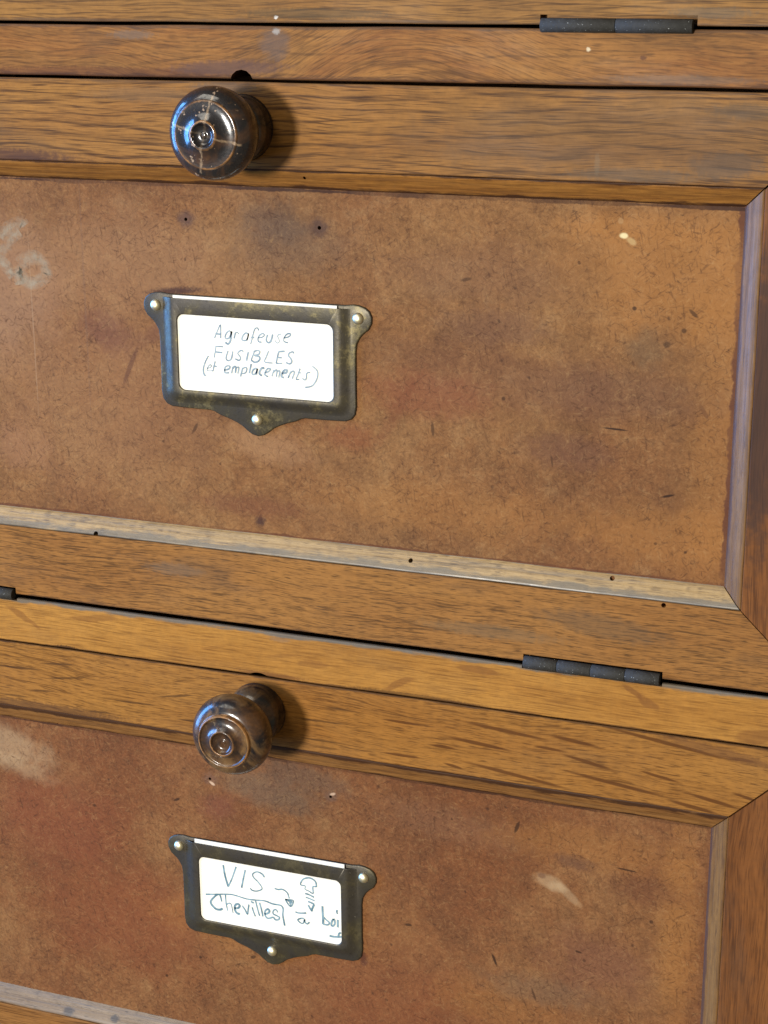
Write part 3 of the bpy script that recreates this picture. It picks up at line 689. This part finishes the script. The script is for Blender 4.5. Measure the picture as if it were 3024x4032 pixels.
m_top2 = oak('oak_rail_ray_flecked', 'x', 14.3, light=(.32, .152, .040), mid=(.255, .112, .029), dark=(.075, .030, .010), pore=.62, pore_len=12, pore_w=.62, pore_thr=.565, ring=.2, ring_w=3.0, wave=2.5, grime=.25,
             flecks=[(41.8, -77.9, 18.3, 0.85, -4.5, FL, .85), (31.7, -84.5, 13.9, 0.85, -4.3, FL, .85), (59, -82.4, 6.4, 0.65, -2.7, FL, .85), (73.5, -85.5, 10.3, 0.85, -10, FL, .85), (46.4, -94.9, 22.5, 0.85, -6.4, FL, .85), (84.5, -92.4, 21.7, 0.85, -6.6, FL, .85), (112, -96.7, 10.1, 0.85, -8, FL, .85), (119.2, -93.2, 11.0, 0.85, -9.3, FL, .85), (130, -89.8, 4.8, 0.65, -12, FL, .85), (101.6, -73.6, 25.5, 0.85, -7.3, FL, .85), (128.4, -75.9, 5.5, 0.65, -1.4, FL, .85), (2.3, -94, 8.5, 0.65, -0.1, FL, .85), (22.5, -95.1, 4.3, 0.65, -9, FL, .85), (1.9, -80.5, 7.9, 0.65, -1, FL, .85), (18.3, -88, 5.8, 0.65, -1.8, FL, .85), (68, -78, 10.3, 0.85, -6, FL, .85), (100, -87, 8.0, 0.65, -9, FL, .85),
                     (-161.5, -81.2, 10.7, .5, 2.4, DARKS, .6), (-140.9, -82.8, 10.1, .5, 8.5, DARKS, .6), (-152.5, -89.9, 5.9, .5, 4.5, DARKS, .6), (-126.4, -95.4, 6.9, .5, 2.9, DARKS, .6), (-92.4, -83.6, 8.6, .5, 10.8, DARKS, .6), (-143.7, -77.2, 8.8, .5, 5.0, DARKS, .6), (-165.1, -93.8, 7.8, .5, 1.1, DARKS, .6), (-110, -89, 9.9, .5, 1.0, DARKS, .6), (-84, -93, 7.7, .5, 2.0, DARKS, .6), (-30, -85, 11.0, .5, 1.0, DARKS, .6), (-30, -93, 8.8, .5, 0.0, DARKS, .6), (-22, -79, 7.7, .5, -1.0, DARKS, .6)],
             spots=[(-150, -97, 40, 2.2, 0, (.075, .035, .018), .6), (120, -74, 26, 2.2, -8, (.14, .06, .022), .6)],
             edge=[(-70.4, .7, DARKS, .7), (-98.6, .8, (.05, .022, .012), .7)])
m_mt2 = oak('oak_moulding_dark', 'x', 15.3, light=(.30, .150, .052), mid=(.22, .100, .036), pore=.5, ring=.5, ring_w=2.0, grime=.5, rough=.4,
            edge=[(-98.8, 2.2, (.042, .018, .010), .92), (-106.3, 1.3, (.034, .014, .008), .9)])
m_mb2 = oak('oak_moulding_grey', 'x', 16.4, light=(.230, .165, .115), mid=(.165, .110, .075), dark=(.06, .04, .03), pore=.6, pore_len=8, pore_w=.9, ring=.3, grime=.85, grime_col=(.060, .054, .055), rough=.36, spec=.65,
            spots=[(-150, -238, 3, 2, 0, (.03, .03, .035), .8), (-128, -237, 2.4, 1.6, 0, (.03, .03, .035), .8)])
m_plain = oak('oak_rail_hidden', 'x', 17.5)

T1 = ((.240, .113, .039), (.198, .082, .028), (.300, .168, .068), (.108, .050, .022))
T2 = ((.222, .095, .034), (.180, .064, .023), (.290, .152, .060), (.100, .043, .019))
m_p0 = fibreboard('fibreboard_plain', 3.3, T1)
OR = (.30, .128, .034); PU = (.125, .050, .026)
m_p1 = fibreboard('fibreboard_worn', 1.0, T1,
    spots=[(96, 92, 46, 26, 0, OR, .6), (113, 45, 13, 80, 0, OR, .42), (100, 0, 40, 14, 0, OR, .5), (20, 2, 60, 12, 0, OR, .35), (84, 106, 34, 6, 0, OR, .5),
           (-165, 70, 40, 34, 0, (.275, .155, .088), .55), (-110, 85, 60, 22, 0, (.27, .145, .070), .45), (-120, 30, 60, 40, 0, (.235, .115, .055), .4),  # paler left part, window sheen put into the colour
           (-48, 102, 17, 9, -8, (.075, .052, .038), .50), (-42, 94, 26, 12, 0, (.12, .075, .048), .40),
           (-118, 58, 14, 9, -20, (.11, .042, .032), .5), (-92, 62, 20, 4, 30, (.10, .036, .024), .5), (40, 52, 60, 14, -6, PU, .42), (10, 44, 30, 10, 0, (.17, .055, .025), .6), (62, 28, 20, 8, 0, (.10, .044, .030), .45), (88, 66, 9, 8, 20, (.080, .056, .034), .42), (80, 50, 40, 10, 0, (.12, .060, .034), .40), (34, 70, 24, 8, 0, (.12, .058, .034), .5),
           (-20, 26, 12, 6, 0, (.17, .05, .02), .5), (-52, 20, 22, 8, -10, (.30, .16, .075), .5), (-88, 75.5, 14, 1.6, 6, (.045, .020, .018), .85), (-56, -9.5, 2.6, 2.6, 0, (.045, .022, .018), .85), (-60, -4, 26, 5, 0, (.13, .045, .022), .5), (-160, 10, 20, 10, 0, (.26, .13, .065), .4),
           (-82.7, 101.9, 4.2, 3.6, 0, (.085, .045, .034), .8), (-30.5, 101.2, 4.4, 4.0, 0, (.075, .040, .028), .85), (-1, 38, 20, 3, 60, (.14, .045, .02), .4), (30, 88, 40, 14, 0, (.15, .075, .042), .35)],
    lines=[(78.6, 103.6, 1.6, 1.1, 0, (.66, .56, .30), .9), (81.2, 101.9, 2.0, 1.2, -30, (.46, .32, .14), .55), (77.4, 108.4, 1.1, 1.3, 0, (.36, .21, .09), .5), (78, 37.5, 5.0, .38, -2, DARKS, .95), (97, 15.5, 2.6, .5, 16, DARKS, .95), (103, 79, 2.4, .8, -40, DARKS, .7), (12, 32, .7, 3.0, 5, DARKS, .6), (94.5, 68, 1.4, 1.2, 0, DARKS, .6), (100, 73, 1.1, 1.0, 0, DARKS, .7), (83, 79.5, .9, .8, 0, DARKS, .8), (24, 86, 2.4, .7, 15, DARKS, .6), (108, 46, 3.4, .9, -58, (.12, .05, .02), .7), (-82, 24, 2.6, .7, 60, DARKS, .6), (-126, 70, .5, 60, 0, (.13, .075, .05), .25), (-149, 60, .3, 40, 0, (.30, .19, .11), .45), (56, 24, .4, 2.4, 8, DARKS, .5), (-108, 46, 9, 1.1, 66, (.085, .035, .022), .6), (38, 45, .8, .8, 0, DARKS, .7), (104, -4, .7, .6, 0, DARKS, .7), (93.5, -2, .7, .6, 0, DARKS, .6)],
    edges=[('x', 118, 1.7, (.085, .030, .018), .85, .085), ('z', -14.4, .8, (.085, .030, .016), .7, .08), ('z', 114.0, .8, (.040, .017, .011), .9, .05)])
m_p2 = fibreboard('fibreboard_stained', 2.0, T2,
    spots=[(-172, -119, 22, 10, -10, PALE, .42), (-168, -128, 18, 5, -15, PALE, .32), (-55, -121, 26, 9, -8, (.115, .085, .056), .50), (-40, -112, 24, 7, -8, (.10, .072, .048), .45), (20, -122, 36, 9, -5, (.17, .085, .045), .4),
           (-150, -152, 40, 26, 0, (.175, .050, .022), .55), (-120, -190, 50, 26, 0, (.185, .055, .022), .5), (-10, -200, 50, 30, 0, (.18, .055, .022), .4), (80, -170, 26, 18, 0, (.145, .060, .034), .6), (108, -150, 9, 50, 0, OR, .5), (70, -122, 40, 10, 0, OR, .35), (40, -195, 30, 12, 0, OR, .3),
           (68, -129, 9, 3.4, -6, (.095, .045, .028), .6), (96, -136, 16, 7, 0, (.12, .046, .022), .5), (-16, -187, 2.2, 3.4, 0, (.075, .028, .020), .8), (-78, -131, 10, 7, 20, (.15, .05, .03), .5), (56, -186, 26, 8, 0, (.13, .085, .05), .4),
           (-80.8, -119.4, 3.4, 3.0, 0, (.14, .075, .05), .6), (-29.1, -118.6, 3.0, 2.6, 0, (.13, .075, .05), .6), (-70, -185, 44, 12, -6, OR, .4)],
    lines=[(59.0, -138.8, 6.5, 3.2, -12, PALE, .38), (62.0, -140.6, 4.5, 2.6, 0, PALE, .32), (66.5, -142.8, 7.0, 2.0, -40, PALE, .30), (56.0, -136.8, 1.8, 1.2, 0, (.15, .075, .04), .8), (-80.0, -121.2, 1.5, .7, -30, (.50, .34, .22), .9), (-28.2, -117.3, 1.4, .7, 20, (.50, .34, .22), .8), (46, -118.5, .8, 3.0, -18, DARKS, .8), (38, -176, .6, 3.0, 22, DARKS, .9), (71, -166, 1.6, .5, -10, DARKS, .8), (3, -168, 1.6, .7, 0, DARKS, .8), (88, -128.5, 4.6, .4, -3, DARKS, .8), (98, -148, .9, .8, 0, DARKS, .7), (-96, -131, 1.7, .6, 26, DARKS, .85), (-30, -158, .6, .6, 0, DARKS, .7), (-64, -196, 1.6, .8, 30, DARKS, .7), (-104, -213, .7, .7, 0, DARKS, .8), (54, -188, .5, 3.2, 20, DARKS, .6), (-88, -201, .8, .7, 0, DARKS, .7), (-134, -140, 1.0, .7, 0, DARKS, .6)],
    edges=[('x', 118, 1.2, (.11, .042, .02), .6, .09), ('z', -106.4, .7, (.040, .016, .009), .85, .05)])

up, U = flap(0, dict(top=m_plain, bottom=m_bot0, stile=m_stile, mould_top=m_plain, mould_bottom=m_plain, mould_side=m_ms, panel=m_p0),
             'flap front cut off at the top, only its bottom rail and hinge in view', 'upper')
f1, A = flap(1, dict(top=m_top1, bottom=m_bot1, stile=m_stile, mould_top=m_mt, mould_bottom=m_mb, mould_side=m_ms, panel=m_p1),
             'wooden flap front with a chalk scrawl on its panel and a cracked knob', 'first')
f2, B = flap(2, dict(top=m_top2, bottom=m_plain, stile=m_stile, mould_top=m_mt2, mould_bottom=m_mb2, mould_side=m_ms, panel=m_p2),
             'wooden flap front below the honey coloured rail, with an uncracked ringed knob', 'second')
# nail holes
n_up = (0, -.58, .81)
carve(A['mb'], [cyl((-124, 1.2, -20.6), (0, 1, .1), 1.0, 9), cyl((4.6, 2, -17.3), (0, 1, -.35), .85, 9), cyl((79.1, 2.4, -15.4), (0, 1, -.35), .9, 9)])
carve(A['mt'], [cyl((-34.4, 2, 118.8), (0, 1, 0), .55, 9)])
carve(B['mt'], [cyl((-148, 3, -106.0), (0, 1, 0), 1.0, 9)])
carve(A['panel'], [cyl((-82.7, 6, 101.9), (0, 1, 0), .62, 9), cyl((-30.5, 6, 101.2), (0, 1, 0), .7, 9)])
carve(B['panel'], [cyl((-80.8, 6, -119.4), (0, 1, 0), .6, 9), cyl((-29.1, 6, -118.6), (0, 1, 0), .6, 9)])

m_k1 = knob_wood('knob_cracked', 1.0, 11.3, True)
m_k2 = knob_wood('knob_ringed', 2.2, 10.2, False)
knob(f1, -56.6, 135.5, KNOB_A, m_k1, .0)
knob(f2, -56.4, -84.3, KNOB_B, m_k2, .6)

h1 = (-55.80, 69.98, -.00115); h2 = (-55.27, -150.71, .0049)
holder(f1, *h1, bronze('bronze_spotted', 1.0, .55))
holder(f2, *h2, bronze('bronze_green', 2.3, .25))
ink1 = ink('blue_grey_ink', (.15, .21, .25), (.29, .36, .39))
ink2 = ink('teal_ink', (.085, .16, .19), (.22, .33, .37))
name_card(*h1, INK_A, .58, ink1, 'white card handwritten Agrafeuse FUSIBLES (et emplacements)', 4.3, seed=3)
name_card(*h2, INK_B, .72, ink2, 'white card handwritten VIS and Chevilles with a small drawing of a screw', 4.9, seed=5)

# faint chalk scrawl on the first panel, rubbed out towards its edges
def chalk(name):
    g = NT(name)
    a = g.noise(g.P, .45, 4, .7); b = g.noise(g.P, .12, 3, .6)
    al = g.math('MULTIPLY', g.rng(a, .30, .68), g.rng(b, .25, .7, .10, .30))
    m = g.out((.47, .40, .29), .8, .1)
    g.put(g.bsdf.inputs['Alpha'], al)
    return m
M_chalk = chalk('chalk_dust')
bm = bmesh.new()
for k, w in enumerate((2.0, 3.4, 4.8)):
    me = pen(CHALK, w, 4.97 - k * .02, jitter=.3, seed=11)
    bm.from_mesh(me)
me = bpy.data.meshes.new('chalk_mark'); bm.to_mesh(me); bm.free()
ck = link('chalk_mark', me, M_chalk, A['panel'])
